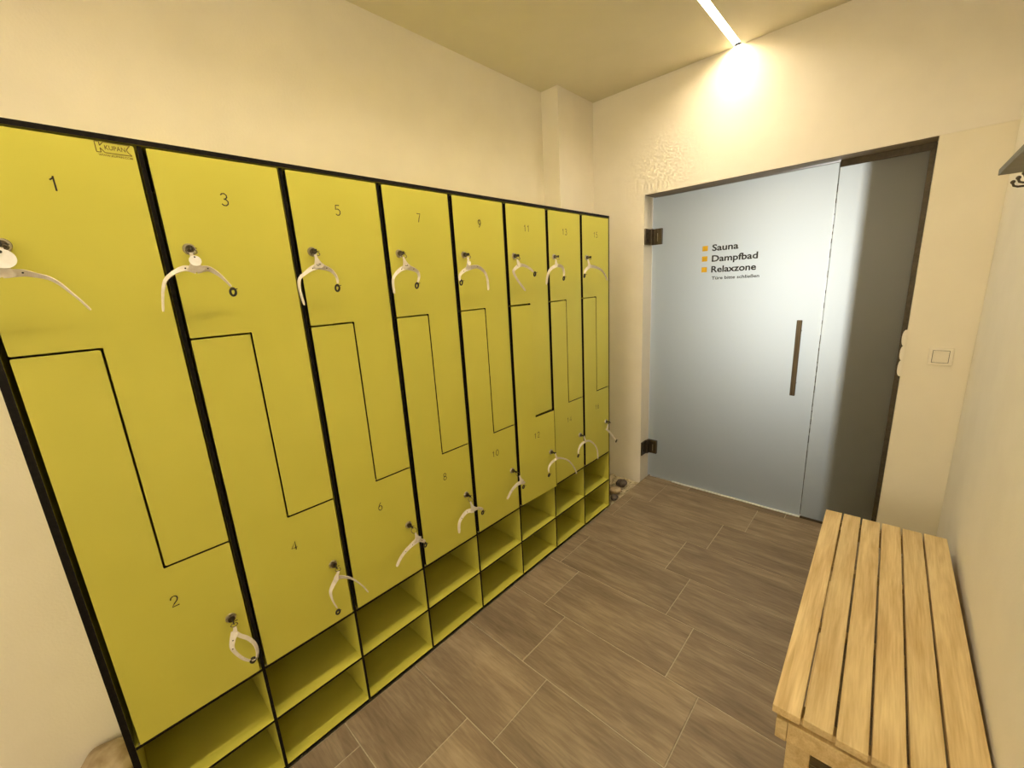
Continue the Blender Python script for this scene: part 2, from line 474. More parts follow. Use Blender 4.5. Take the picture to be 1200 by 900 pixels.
# room behind the glass
bm = bmesh.new()
add_box(bm, -0.70, -0.60, DG+0.03, 4.3, 0, 2.5)
add_box(bm, -0.70, 1.6, 4.2, 4.3, 0, 2.5)
add_box(bm, -0.70, 1.6, DG+0.03, 4.3, 2.5, 2.6)
add_box(bm, -0.70, -0.004, DG+0.03, DG+0.10, 0, 2.5)
struct(finish('wall_beyond_door', bm, M['far_paint']))
struct(box('floor_beyond_door', -0.70, 1.6, DG+0.05, 4.3, -0.06, -0.001, M['far_floor']))
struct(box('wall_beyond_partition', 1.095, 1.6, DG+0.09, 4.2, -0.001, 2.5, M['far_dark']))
# 3D shapes of the sixteen wristbands (metres)
BANDS = {
 1: {'hub':[0.047,0.04,1.591],'ring':[0.04,0.048,1.634],'arms':[[(0.045,0.04,1.59,12,10),(0.045,0.067,1.591,8.5,22),(0.045,0.081,1.587,6.5,34),(0.045,0.098,1.581,6.2,46),(0.045,0.111,1.57,6.2,58),(0.045,0.124,1.551,6.2,70),(0.045,0.136,1.532,6.2,75),(0.045,0.146,1.513,6.2,75)],[(0.045,0.04,1.59,12,10),(0.045,0.022,1.595,8.5,31),(0.045,0.004,1.586,6.5,52),(0.045,-0.012,1.565,6.2,73),(0.045,-0.021,1.547,6.2,75)]],'buckle':[0.045,-0.024,1.538],'disc':[0.052,0.047,1.617],'apex':[0.045,0.049,1.634],'mark':None},
 2: {'hub':[0.047,0.238,0.585],'ring':[0.04,0.251,0.623],'arms':[[(0.045,0.248,0.608,12,40),(0.045,0.239,0.589,8,40),(0.045,0.234,0.564,6.5,40),(0.045,0.244,0.531,6.2,40),(0.045,0.26,0.502,6.2,40),(0.045,0.278,0.489,6.2,40),(0.045,0.287,0.506,6.2,40),(0.045,0.286,0.537,6.2,40),(0.045,0.274,0.567,6.2,40),(0.045,0.257,0.59,6.2,40),(0.045,0.249,0.607,6.2,40)]],'buckle':[0.045,0.273,0.49],'disc':None,'apex':[0.045,0.251,0.626],'mark':None},
 3: {'hub':[0.047,0.346,1.597],'ring':[0.04,0.344,1.631],'arms':[[(0.045,0.346,1.593,12,10),(0.045,0.325,1.598,8.5,24),(0.045,0.303,1.589,6.5,38),(0.045,0.284,1.573,6.2,52),(0.045,0.275,1.552,6.2,66),(0.045,0.269,1.526,6.2,75),(0.045,0.265,1.5,6.2,75)],[(0.045,0.346,1.593,12,10),(0.045,0.37,1.597,8.5,31),(0.045,0.39,1.583,6.5,52),(0.045,0.404,1.565,6.2,73),(0.045,0.412,1.552,6.2,75)]],'buckle':[0.045,0.414,1.537],'disc':[0.052,0.347,1.615],'apex':[0.045,0.343,1.631],'mark':None},
 4: {'hub':[0.047,0.538,0.606],'ring':[0.04,0.553,0.62],'arms':[[(0.045,0.542,0.603,12,10),(0.045,0.526,0.586,8.5,31),(0.045,0.514,0.565,6.5,52),(0.045,0.516,0.531,6.2,73),(0.045,0.525,0.496,6.2,75)],[(0.045,0.542,0.603,12,10),(0.045,0.562,0.593,8.5,27),(0.045,0.585,0.574,6.5,44),(0.045,0.605,0.547,6.2,61),(0.045,0.624,0.514,6.2,75),(0.045,0.636,0.485,6.2,75)]],'buckle':[0.045,0.526,0.478],'disc':None,'apex':[0.045,0.551,0.624],'mark':None},
 5: {'hub':[0.047,0.643,1.604],'ring':[0.04,0.635,1.636],'arms':[[(0.045,0.643,1.602,12,10),(0.045,0.624,1.596,8.5,24),(0.045,0.606,1.585,6.5,38),(0.045,0.586,1.57,6.2,52),(0.045,0.58,1.552,6.2,66),(0.045,0.58,1.528,6.2,75),(0.045,0.585,1.493,6.2,75)],[(0.045,0.643,1.602,12,10),(0.045,0.665,1.596,8.5,31),(0.045,0.681,1.587,6.5,52),(0.045,0.692,1.571,6.2,73),(0.045,0.694,1.551,6.2,75)]],'buckle':[0.045,0.69,1.536],'disc':None,'apex':[0.045,0.638,1.632],'mark':'5'},
 6: {'hub':[0.047,0.857,0.58],'ring':[0.04,0.846,0.624],'arms':[[(0.045,0.856,0.576,12,20),(0.045,0.832,0.57,8,20),(0.045,0.8,0.558,6.5,20),(0.045,0.775,0.54,6.2,20),(0.045,0.757,0.517,6.2,20)],[(0.045,0.856,0.576,12,20),(0.045,0.875,0.565,8,20),(0.045,0.889,0.551,6.5,20)]],'buckle':[0.045,0.889,0.535],'disc':None,'apex':[0.045,0.851,0.609],'mark':''},
 7: {'hub':[0.047,0.942,1.601],'ring':[0.04,0.931,1.635],'arms':[[(0.045,0.944,1.598,12,10),(0.045,0.922,1.591,8.5,27),(0.045,0.9,1.576,6.5,44),(0.045,0.887,1.559,6.2,61),(0.045,0.884,1.537,6.2,75),(0.045,0.885,1.511,6.2,75)],[(0.045,0.944,1.598,12,10),(0.045,0.971,1.591,8.5,31),(0.045,0.989,1.58,6.5,52),(0.045,0.992,1.564,6.2,73),(0.045,0.985,1.546,6.2,75)]],'buckle':[0.045,0.979,1.533],'disc':None,'apex':[0.045,0.935,1.629],'mark':'7'},
 8: {'hub':[0.047,1.147,0.571],'ring':[0.04,1.135,0.629],'arms':[[(0.045,1.149,0.568,12,30),(0.045,1.111,0.578,8,30),(0.045,1.079,0.563,6.5,30),(0.045,1.064,0.541,6.2,30),(0.045,1.06,0.501,6.2,30)],[(0.045,1.149,0.568,12,20),(0.045,1.178,0.564,8,20),(0.045,1.204,0.546,6.5,20)]],'buckle':[0.045,1.201,0.53],'disc':None,'apex':[0.045,1.135,0.612],'mark':''},
 9: {'hub':[0.047,1.228,1.593],'ring':[0.04,1.234,1.633],'arms':[[(0.045,1.23,1.593,12,10),(0.045,1.276,1.598,8.5,27),(0.045,1.311,1.581,6.5,44),(0.045,1.326,1.559,6.2,61),(0.045,1.331,1.528,6.2,75),(0.045,1.33,1.503,6.2,75)],[(0.045,1.23,1.593,12,10),(0.045,1.201,1.581,8.5,38),(0.045,1.182,1.565,6.5,66),(0.045,1.179,1.546,6.2,75)]],'buckle':[0.045,1.186,1.537],'disc':[0.052,1.228,1.612],'apex':[0.045,1.229,1.632],'mark':None},
 10: {'hub':[0.047,1.465,0.576],'ring':[0.04,1.452,0.631],'arms':[[(0.045,1.467,0.572,12,15),(0.045,1.433,0.572,8,15),(0.045,1.395,0.557,6.5,15),(0.045,1.362,0.526,6.2,15)],[(0.045,1.467,0.572,12,20),(0.045,1.492,0.557,8,20)]],'buckle':[0.045,1.481,0.539],'disc':None,'apex':[0.045,1.455,0.609],'mark':None},
 11: {'hub':[0.047,1.529,1.606],'ring':[0.04,1.526,1.629],'arms':[[(0.045,1.531,1.603,12,15),(0.045,1.56,1.603,8,15),(0.045,1.599,1.591,6.5,15),(0.045,1.629,1.574,6.2,15)],[(0.045,1.531,1.603,12,25),(0.045,1.503,1.588,8,25),(0.045,1.493,1.574,6.5,25),(0.045,1.517,1.539,6.2,25),(0.045,1.567,1.49,6.2,25)]],'buckle':[0.045,1.639,1.562],'disc':None,'apex':[0.045,1.52,1.628],'mark':None},
 12: {'hub':[0.047,1.751,0.598],'ring':[0.04,1.749,0.626],'arms':[[(0.045,1.754,0.596,12,10),(0.045,1.707,0.588,8.5,38),(0.045,1.682,0.569,6.5,66),(0.045,1.681,0.543,6.2,75)],[(0.045,1.754,0.596,12,10),(0.045,1.792,0.584,8.5,27),(0.045,1.852,0.551,6.5,44),(0.045,1.897,0.506,6.2,61),(0.045,1.929,0.459,6.2,75),(0.045,1.936,0.435,6.2,75)]],'buckle':[0.045,1.682,0.525],'disc':None,'apex':[0.045,1.742,0.63],'mark':None},
 13: {'hub':[0.047,1.806,1.604],'ring':[0.04,1.814,1.631],'arms':[[(0.045,1.809,1.602,12,30),(0.045,1.759,1.583,8,30),(0.045,1.735,1.553,6.5,30),(0.045,1.724,1.513,6.2,30)],[(0.045,1.809,1.602,12,10),(0.045,1.853,1.596,8.5,38),(0.045,1.871,1.572,6.5,66),(0.045,1.869,1.548,6.2,75)]],'buckle':[0.045,1.869,1.537],'disc':None,'apex':[0.045,1.807,1.63],'mark':None},
 14: {'hub':[0.047,2.038,0.602],'ring':[0.04,2.037,0.634],'arms':[[(0.045,2.041,0.6,12,10),(0.045,1.996,0.595,8.5,38),(0.045,1.971,0.573,6.5,66),(0.045,1.964,0.549,6.2,75)],[(0.045,2.041,0.6,12,10),(0.045,2.087,0.588,8.5,31),(0.045,2.141,0.547,6.5,52),(0.045,2.172,0.498,6.2,73),(0.045,2.179,0.439,6.2,75)]],'buckle':[0.045,1.965,0.534],'disc':None,'apex':[0.045,2.029,0.637],'mark':None},
 15: {'hub':[0.047,2.107,1.598],'ring':[0.04,2.103,1.633],'arms':[[(0.045,2.11,1.597,12,10),(0.045,2.175,1.591,8.5,31),(0.045,2.236,1.575,6.5,52),(0.045,2.274,1.547,6.2,73),(0.045,2.299,1.518,6.2,75)],[(0.045,2.11,1.597,12,10),(0.045,2.071,1.576,8.5,52),(0.045,2.06,1.559,6.5,75)]],'buckle':[0.045,2.059,1.546],'disc':None,'apex':[0.045,2.095,1.633],'mark':None},
 16: {'hub':[0.047,2.288,0.603],'ring':[0.04,2.316,0.627],'arms':[[(0.045,2.281,0.607,12,15),(0.045,2.335,0.56,8,15),(0.045,2.402,0.491,6.5,15)]],'buckle':[0.045,2.408,0.483],'disc':None,'apex':[0.045,2.307,0.631],'mark':None},
}
# ------------------------------------------------------------------ frosted glass front (door and fixed panel)
def glass_mesh(name, x0, x1, z0, z1, parent):
    bm = bmesh.new(); add_box(bm, x0, x1, DG, DG+0.008, z0, z1)
    bm.normal_update()
    for f in bm.faces:
        f.material_index = 0 if f.normal.y < -0.9 else (1 if f.normal.y > 0.9 else 2)
    return finish(name, bm, [M['frost'], M['clear'], M['glass_edge']], parent)

door = struct(empty('door_1', (0, 0, 0)))
glass_mesh('glass_pane', 0.0025, 1.003, 0.010, 2.040, door)
box('gap_light_strip', 0.02, 1.003, DG+0.001, DG+0.034, 0.0002, 0.003, M['gap_reflector'], door)  # bright metal strip added to reflect the far lamp through the door gap

box('light_line_ledge', 0.20, 1.003, DG-0.014, DG-0.0003, 0.0035, 0.0085, M['tag'], door, 0.0008)  # white ledge added to read as the line of light under the door

def hinge(z):
    bm = bmesh.new()
    add_box(bm, -0.0038, 0.006, DG-0.115, DG-0.035, z-0.052, z+0.052, 0, 0.0015)
    add_box(bm, 0.004, 0.076, DG-0.022, DG-0.0005, z-0.052, z+0.052, 0, 0.002)
    add_box(bm, 0.000, 0.018, DG-0.050, DG-0.004, z-0.050, z+0.050, 0, 0.002)
    h = finish('hinge', bm, M['steel_dark'], door)
    bm = bmesh.new()
    add_cyl(bm, (0.010, DG-0.027, z-0.053), (0, 0, 1), 0.009, 0.106, 16)
    finish('hinge_barrel', bm, M['steel_dark'], h, smooth=False)
    bm = bmesh.new()
    add_box(bm, 0.046, 0.050, DG-0.0245, DG-0.021, z-0.030, z+0.022, 0, 0.0005)
    finish('cover_slot', bm, M['metal'], h)
    bm = bmesh.new()
    for dz in (-0.02, 0.02): add_cyl(bm, (0.005, DG-0.085, z+dz), (1, 0, 0), 0.007, 0.004, 12)
    finish('screw', bm, M['bronze'], h)
hinge(1.789); hinge(0.257)

bm = bmesh.new()
add_box(bm, 0.895, 0.921, DG-0.062, DG-0.050, 0.793, 1.236, 0, 0.003)
hd = finish('pull_handle', bm, M['steel_dark'], door)
for z in (0.86, 1.17):
    bm = bmesh.new(); add_cyl(bm, (0.908, DG-0.052, z), (0, 1, 0), 0.008, 0.0515, 14)
    finish('handle_post', bm, M['steel_dark'], hd)

R, U = (1, 0, 0), (0, 0, 1)
YT = DG - 0.0004
lines = [('Sauna', 0.399, 1.662, 0.152), ('Dampfbad', 0.400, 1.596, 0.260), ('Relaxzone', 0.400, 1.530, 0.255)]
for s, x, z, wd in lines:
    o = text_mesh('lettering', s, 0.054, M['print'], (x, YT, z), (R, U), door, offset=0.024, width=wd)
text_mesh('small_lettering', 'T\u00fcre bitte schlie\u00dfen', 0.0265, M['print'], (0.405, YT, 1.485), (R, U), door, offset=0.02, width=0.270)
for z in (1.664, 1.600, 1.533):
    bm = bmesh.new(); add_box(bm, 0.340, 0.373, YT-0.0010, YT-0.0002, z, z+0.032)
    tag(finish('yellow_square', bm, M['square'], door), 'flat yellow square printed before a line of lettering')

fixed = struct(empty('window_1', (0, 0, 0)))
glass_mesh('glass_pane', 1.0068, 1.340, 0.012, 2.018, fixed)
def prof(name, *a): return box(name, *a, M['bronze'], fixed, 0.0008)
prof('top_profile', 1.0068, 1.355, DG-0.008, DG+0.018, 2.016, ZD)
prof('side_profile', 1.336, 1.3565, DG-0.012, DG+0.018, 0.0, 2.016)
prof('bottom_profile', 1.0068, 1.336, DG-0.008, DG+0.018, 0.0, 0.013)
# small dark joint marks between the two panes
bm = bmesh.new()
rnd = random.Random(5)
z = 0.05
while z < 1.95:
    L = rnd.uniform(0.008, 0.05)
    add_box(bm, 1.0034, 1.0064, DG+0.001, DG+0.006, z, z+L)
    z += L + rnd.uniform(0.012, 0.07)
finish('joint_seal', bm, M['bronze'], fixed)
# thin sheet under the doorway head, soffit shade put into its dark colour
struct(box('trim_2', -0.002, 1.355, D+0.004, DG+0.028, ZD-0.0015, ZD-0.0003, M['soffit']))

# cream three-lobed bumper on the right doorway edge
bm = bmesh.new()
for zc, h, wd in ((1.160, 0.040, 0.017), (1.085, 0.037, 0.016), (1.010, 0.040, 0.016)):
    pts = []
    for i in range(17):
        a = math.pi*i/16
        pts.append((1.357 - wd*math.sin(a)**0.6, zc + h*math.cos(a)))
    poly_prism(bm, pts, 'xz', D-0.004, D+0.006)
tag(finish('door_bumper', bm, M['switch'], None), 'cream three-lobed plastic bumper on the right edge of the doorway', 'bumper')

# light switch
sw = tag(empty('light_switch', (1.483, D+0.003, 1.078)), 'square cream rocker light switch on the wall right of the glass door', 'light switch')
bm = bmesh.new(); add_box(bm, -0.041, 0.041, -0.009, 0, -0.041, 0.041, 0, 0.003); finish('frame', bm, M['switch'], sw)
bm = bmesh.new()
v = [bm.verts.new(p) for p in ((-0.027,-0.0092,-0.028),(0.027,-0.0092,-0.028),(0.027,-0.0092,0.028),(-0.027,-0.0092,0.028),
                               (-0.026,-0.0115,-0.027),(0.026,-0.0115,-0.027),(0.026,-0.0165,0.027),(-0.026,-0.0165,0.027))]
for f in ((0,1,2,3),(7,6,5,4),(0,4,5,1),(1,5,6,2),(2,6,7,3),(3,7,4,0)): bm.faces.new([v[i] for i in f])
bmesh.ops.recalc_face_normals(bm, faces=bm.faces)
finish('rocker', bm, M['switch'], sw)
bm = bmesh.new(); add_box(bm, -0.0285, 0.0285, -0.00935, -0.0088, -0.0295, 0.0295); finish('rocker_gap', bm, M['bronze'], sw)

# ------------------------------------------------------------------ lockers
W = 0.30
PT = 0.013                      # laminate thickness
SEG = {
 '0': [[(0.5+0.5*math.sin(a*math.pi/8)*0.9, 0.5+0.5*math.cos(a*math.pi/8)) for a in range(17)]],
 '1': [[(0.15, 0.72), (0.32, 0.80), (0.48, 1.0), (0.48, 0.0)]],
 '2': [[(0.08,0.72),(0.15,0.9),(0.35,1.0),(0.6,1.0),(0.82,0.9),(0.88,0.7),(0.75,0.5),(0.4,0.28),(0.08,0.0),(0.92,0.0)]],
 '3': [[(0.1,0.85),(0.3,0.98),(0.6,1.0),(0.82,0.88),(0.84,0.7),(0.65,0.56),(0.42,0.54)],[(0.42,0.54),(0.7,0.5),(0.9,0.34),(0.86,0.13),(0.6,0.0),(0.3,0.0),(0.08,0.13)]],
 '4': [[(0.72,0.0),(0.72,1.0),(0.05,0.27),(0.95,0.27)]],
 '5': [[(0.85,1.0),(0.22,1.0),(0.14,0.55),(0.4,0.63),(0.65,0.6),(0.87,0.45),(0.87,0.2),(0.65,0.02),(0.35,0.0),(0.1,0.12)]],
 '6': [[(0.72,1.0),(0.35,0.72),(0.12,0.4),(0.15,0.15),(0.4,0.0),(0.65,0.0),(0.88,0.16),(0.88,0.42),(0.66,0.58),(0.4,0.58),(0.16,0.42)]],
 '7': [[(0.1,1.0),(0.9,1.0),(0.6,0.5),(0.4,0.0)]],
 '8': [[(0.5,0.54),(0.22,0.62),(0.15,0.8),(0.3,0.97),(0.5,1.0),(0.7,0.97),(0.85,0.8),(0.78,0.62),(0.5,0.54),(0.2,0.45),(0.08,0.25),(0.2,0.05),(0.5,0.0),(0.8,0.05),(0.92,0.25),(0.8,0.45),(0.5,0.54)]],
 '9': [[(0.28,0.0),(0.65,0.28),(0.88,0.6),(0.85,0.85),(0.6,1.0),(0.35,1.0),(0.12,0.84),(0.12,0.58),(0.34,0.42),(0.6,0.42),(0.84,0.58)]],
}
def digit_strokes(bm, text, y, z, h, x, t, ang=0.0):
    """engraved-look thin digits lying in a plane of constant x, centred on (y, z)"""
    wd = 0.62*h; sp = 0.20*h
    tot = len(text)*wd + (len(text)-1)*sp
    ca, sa = math.cos(ang), math.sin(ang)
    for i, ch in enumerate(text):
        off = -tot/2 + i*(wd+sp)
        for st in SEG[ch]:
            P = [Vector((off + a*wd, (b-0.5)*h)) for a, b in st]
            P = [Vector((p.x*ca - p.y*sa + y, p.x*sa + p.y*ca + z)) for p in P]
            L, Rr = [], []
            for k, p in enumerate(P):
                d = (P[min(k+1, len(P)-1)] - P[max(k-1, 0)])
                if d.length < 1e-6: d = P[k]-P[k-1]
                n = Vector((-d.y, d.x)).normalized()*t/2
                L.append(bm.verts.new((x, *(p+n)))); Rr.append(bm.verts.new((x, *(p-n))))
            for k in range(len(P)-1):
                bm.faces.new((L[k], Rr[k], Rr[k+1], L[k+1]))

def lock_on(parent, y, z, x=0.0):
    """round cam lock: rosette and barrel"""
    bm = bmesh.new()
    add_cyl(bm, (x, y, z), (1, 0, 0), 0.0140, 0.0045, 28, r2=0.0125)
    l = finish('lock', bm, M['metal'], parent)
    bm = bmesh.new(); add_cyl(bm, (x+0.0045, y, z), (1, 0, 0), 0.0088, 0.0068, 20)
    finish('keyhole_plug', bm, M['steel_dark'], l)
    return l

def z_door(name, pts, parent, num, ny, nz, ly, lz, loc=(0,0,0), rz=0.0, extra=None):
    bm = bmesh.new()
    sides, f0, f1 = poly_prism(bm, rounded(pts, 0.0035), 'yz', -PT, 0.0)
    for f in bm.faces: f.material_index = 0 if abs(f.normal.x) > 0.9 else 1
    d = finish(name, bm, [M['yellow'], M['black']], parent)
    d.location = loc; d.rotation_euler.z = rz
    lock_on(d, ly, lz)
    bm = bmesh.new(); digit_strokes(bm, num, ny, nz, 0.029, 0.0005, 0.0029)
    for f in bm.faces:
        if f.normal.x < 0: f.normal_flip()
    finish('number', bm, M['print'], d)
    return d

GAP = 0.0105
DEPTH = 0.50
where = ['nearest the camera', 'second from the left', 'third from the left', 'fourth from the left',
         'fifth from the left', 'lower door slightly ajar', 'second from the far end', 'at the far end']
for k in range(8):
    lk = empty('locker', (0, k*W, 0))
    tag(lk, 'yellow black-edged locker numbered %d and %d, %s' % (2*k+1, 2*k+2, where[k]), 'locker', 'yellow lockers in the row along the left wall')
    ya, yb = GAP, W-GAP
    s = 0.0025
    ym = 0.147
    z_door('upper_door', [(ya,1.868),(ya,1.4265+s),(ym+s,1.4265+s),(ym+s,0.857+s),(yb,0.857+s),(yb,1.868)], lk, str(2*k+1), 0.148, 1.772, 0.050, 1.647)
    loc, rz = (0,0,0), 0.0
    if k == 5:
        # hinged on its left edge, standing a little open
        rz = -0.048
        loc = Vector((0, ya, -0.002)) - Matrix.Rotation(rz, 3, 'Z') @ Vector((0, ya, 0))
    z_door('lower_door', [(ya,0.409),(yb,0.409),(yb,0.857-s),(ym-s,0.857-s),(ym-s,1.4265-s),(ya,1.4265-s)], lk, str(2*k+2), 0.148, 0.755, 0.252, 0.628, loc, rz)
    # carcass
    y0 = 0.0 if k else -0.013
    def panel(name, *a): return lam_box(name, *a, lk)
    if k == 0:
        panel('side_panel', -DEPTH, -0.001, -0.0135, 0.0, 0.0, 1.872, 1)
    else:
        panel('divider_panel', -DEPTH, -0.006, -0.0045, 0.0045, 0.0, 1.872, 1)
    if k == 7:
        panel('side_panel', -DEPTH, -0.001, W-0.009, W+0.002, 0.0, 1.872, 1)
    a = 0.0003 if k == 0 else 0.0048
    b = W-0.0093 if k == 7 else W-0.0048
    panel('shelf', -DEPTH+0.006, -0.003, a, b, 0.398, 0.407, 2)
    panel('shelf', -DEPTH+0.006, -0.003, a, b, 0.196, 0.2045, 2)
    panel('base_panel', -DEPTH+0.006, -0.003, a, b, 0.001, 0.0095, 2)
    lam_box('back_panel', -DEPTH, -DEPTH+0.0055, a, b, 0.0, 1.871, 0, lk)
    t0 = -0.0135 if k == 0 else 0.0
    t1 = W+0.002 if k == 7 else W
    panel('top_panel', -DEPTH, 0.0, t0, t1, 1.8725, 1.884, 2)
    # small hinge pins at the foot of each door gap
    bm = bmesh.new(); add_cyl(bm, (-0.006, 0.0095, 0.4075), (0, 0, 1), 0.0028, 0.003, 10)
    finish('hinge_pin', bm, M['metal'], lk)
    if k == 0:
        # maker's mark printed near the top right corner of the first door
        bm = bmesh.new(); X = 0.0006
        def stroke(P, t=0.0016):
            for i in range(len(P)-1):
                p, q = Vector(P[i]), Vector(P[i+1]); d = (q-p).normalized(); n = Vector((-d.y, d.x))*t/2
                vs = [bm.verts.new((X, *(p+n))), bm.verts.new((X, *(p-n))), bm.verts.new((X, *(q-n))), bm.verts.new((X, *(q+n)))]
                bm.faces.new(vs)
        stroke([(0.2255,0.0),(0.2255,0.021),(0.2325,0.021),(0.2325,0.013),(0.239,0.021),(0.283,0.021),(0.277,0.0135),(0.276,0.010),(0.278,0.006),(0.2835,0.0),(0.239,0.0),(0.2325,0.009),(0.2325,0.0),(0.2255,0.0)])
        bmesh.ops.translate(bm, verts=bm.verts, vec=(0, 0, 1.846))
        lg = finish('maker_logo', bm, M['print_brown'], lk)
        text_mesh('logo_text', 'KUPAN', 0.013, M['print_brown'], (0.0004, 0.240, 1.8525), ((0,1,0),(0,0,1)), lg, offset=0.01, width=0.034)
        text_mesh('logo_text', 'WWW.KUPAN.COM', 0.0062, M['print_brown'], (0.0004, 0.2275, 1.8385), ((0,1,0),(0,0,1)), lg, offset=0.01, width=0.056)

# ------------------------------------------------------------------ key wristbands hanging from the locks
def ribbon(bm, pts, th=0.0020):
    """pts: x, y, z, half width (mm), turn (deg) of the strap out of the door plane"""
    P = catmull(pts, 5); secs = []
    X = Vector((1, 0, 0))
    pos = [Vector(p[:3]) for p in P]
    prev = None
    for i, p in enumerate(P):
        t = (pos[min(i+1, len(P)-1)] - pos[max(i-1, 0)]).normalized()
        inpl = X.cross(t).normalized()
        if prev is not None and inpl.dot(prev) < 0: inpl = -inpl
        prev = inpl
        a = math.radians(p[4])
        wv = (inpl*math.cos(a) + X*math.sin(a)).normalized()
        nv = t.cross(wv).normalized()
        hw = p[3]/1000.0
        if i >= len(P)-2: hw *= (0.85 if i == len(P)-2 else 0.55)
        secs.append([bm.verts.new(pos[i] + wv*sx*hw + nv*sy*th/2) for sx, sy in ((-1,-1),(1,-1),(1,1),(-1,1))])
    for i in range(len(secs)-1):
        for k in range(4):
            bm.faces.new((secs[i][k], secs[i][(k+1)%4], secs[i+1][(k+1)%4], secs[i+1][k]))
    bm.faces.new(secs[0][::-1]); bm.faces.new(secs[-1])

PLATED = {1: 1.2, 3: 1.15, 5: 1.0, 7: 1.0, 9: 0.9, 6: 1.1, 8: 1.15, 10: 1.0}
BLABEL = {
 1: 'white key wristband with large round tag on door 1, cut by left edge',
 3: 'white key wristband with a round white tag hanging from the lock of door 3',
 5: 'white key wristband marked 5 hanging from the lock of door 5',
 7: 'white key wristband with a triangular plate hanging from the lock of door 7',
 9: 'pale key wristband with a small round tag hanging from the lock of door 9',
 11: 'white key wristband bent in a narrow hook on the lock of door 11',
 13: 'small white key wristband arched over on the lock of door 13',
 15: 'key wristband hanging from the lock of door 15, farthest of the upper ones',
 2: 'white key wristband closed into a loop on the lock of door 2',
 4: 'white key wristband with black buckle hanging low from the lock of door 4',
 6: 'white key wristband swung to the left on the lock of door 6',
 8: 'white key wristband hanging across the black gap right of door 8',
 10: 'white key wristband on the lock of door 10 beside the shoe shelves',
 12: 'thin white key wristband in a wide arch on the lock of door 12',
 14: 'thin white key wristband in an arch on the lock of door 14',
 16: 'short white key wristband sticking out past the locker end from door 16',
}
for num in sorted(BANDS):
    b = BANDS[num]
    up = num % 2 == 1
    k = (num-1)//2
    ly, lz = k*W + (0.050 if up else 0.252), (1.647 if up else 0.628)
    xo = 0.0
    if num == 12:
        xo = 0.0140; ly -= 0.001; lz -= 0.002
    base = Vector((0.03 + xo, ly, lz))
    root = empty('key_wristband', tuple(base))
    tag(root, BLABEL[num], 'wristband', 'white key wristbands hanging from the locker locks')
    def rel(p): return Vector(p) + Vector((xo*0.3, 0, 0)) - base
    def build(name, bm, mat, smooth=False, par=None): return finish(name, bm, mat, par or root, smooth)
    hubp = rel(b['hub']); apex = rel(b['apex'])
    # key: blade in the plug, flat head outside
    kx = 0.0125 + xo - base.x
    bm = bmesh.new()
    add_box(bm, kx-0.001, kx+0.006, ly-base.y-0.001, ly-base.y+0.001, lz-base.z-0.0035, lz-base.z+0.0035)
    add_box(bm, kx+0.006, kx+0.020, -0.0011, 0.0011, -0.0055, 0.0050, 0, 0.0008)
    add_box(bm, kx+0.012, kx+0.0135, 0.0011, 0.011, -0.001, 0.0005)
    build('key', bm, M['buckle'])
    # split ring between key head and strap
    kend = Vector((kx+0.018, 0, -0.002))
    c = (kend + apex)/2; ax = (apex - kend); rr = max(0.007, min(0.011, ax.length*0.55))
    ax.normalize(); side = Vector((0, 1, 0)) - ax*ax.y; side.normalize()
    bm = bmesh.new()
    add_tube(bm, [c + (ax*math.cos(2*math.pi*i/20) + side*math.sin(2*math.pi*i/20))*rr for i in range(20)], 0.0011, 6, True)
    build('key_ring', bm, M['steel_dark'], True)
    # strap: plate tapering up to the ring, and the arms
    bm = bmesh.new()
    ap = tuple(apex)
    if num == 2:
        q = b['arms'][0][0]
        ribbon(bm, [(*ap, 3.0, 20), (*(rel(q[:3])), 6.0, 30), (*(rel(b['arms'][0][1][:3])), 6.5, 30)])
    elif num in PLATED:
        # flat triangular plate with rounded lower edge, narrowing up to the ring
        ax_ = (hubp - apex); ln = Vector((ax_.y, ax_.z)).length; d2 = Vector((ax_.y, ax_.z)).normalized(); n2 = Vector((-d2.y, d2.x))
        k_ = PLATED[num]
        prof_ = [(-0.10*ln, 0.0030), (0.25*ln, 0.0042), (0.55*ln, 0.0070), (0.85*ln, 0.0115*k_), (1.0*ln, 0.0165*k_), (1.0*ln + 0.0045, 0.0135*k_), (1.0*ln + 0.0080, 0.0070*k_)]
        side_a = [(t_, w_) for t_, w_ in prof_]; side_b = [(t_, -w_) for t_, w_ in reversed(prof_)]
        P2 = [(apex.y + d2.x*t_ + n2.x*w_, apex.z + d2.y*t_ + n2.y*w_) for t_, w_ in side_a + side_b]
        poly_prism(bm, P2, 'yz', hubp.x - 0.0005, hubp.x + 0.0017)
    else:
        ribbon(bm, [(*ap, 3.2, 8), (*((apex*0.5+hubp*0.5)), 6.5 if num not in (2,4,12,14) else 4.5, 8), (*hubp, 9.5 if num not in (4,12,14,16) else 6.5, 8), (*(hubp + (hubp-apex).normalized()*0.009), 7.0 if num not in (4,12,14,16) else 5, 8)])
    for i, a in enumerate(b['arms']):
        pts = [(*(rel(p[:3])), {12: 8.0, 8.5: 6.5, 8: 6.0, 6.5: 5.0, 6.2: 4.4}[p[3]] * (1.0 if num not in (4,12,14,16) else 0.8) * (1.25 if num in (2, 4, 6, 8, 10) else 1.08), p[4]) for p in a]
        ribbon(bm, pts)
    st = build('strap', bm, M['silicone'])
    # punched holes at both sides of the plate
    if num in (1,3,5,7,9,6,8,10,2):
        for i, a in enumerate(b['arms']):
            if len(a) < 3: continue
            for q in ((1, 2) if num in (6, 8, 10, 2) else (1,)):
                p = rel(a[q][:3]) + Vector((0.0032, 0, 0))
                bm = bmesh.new(); add_cyl(bm, tuple(p), (1, 0, 0), 0.0018, 0.0004, 8)
                build('strap_hole', bm, M['buckle'], par=st)
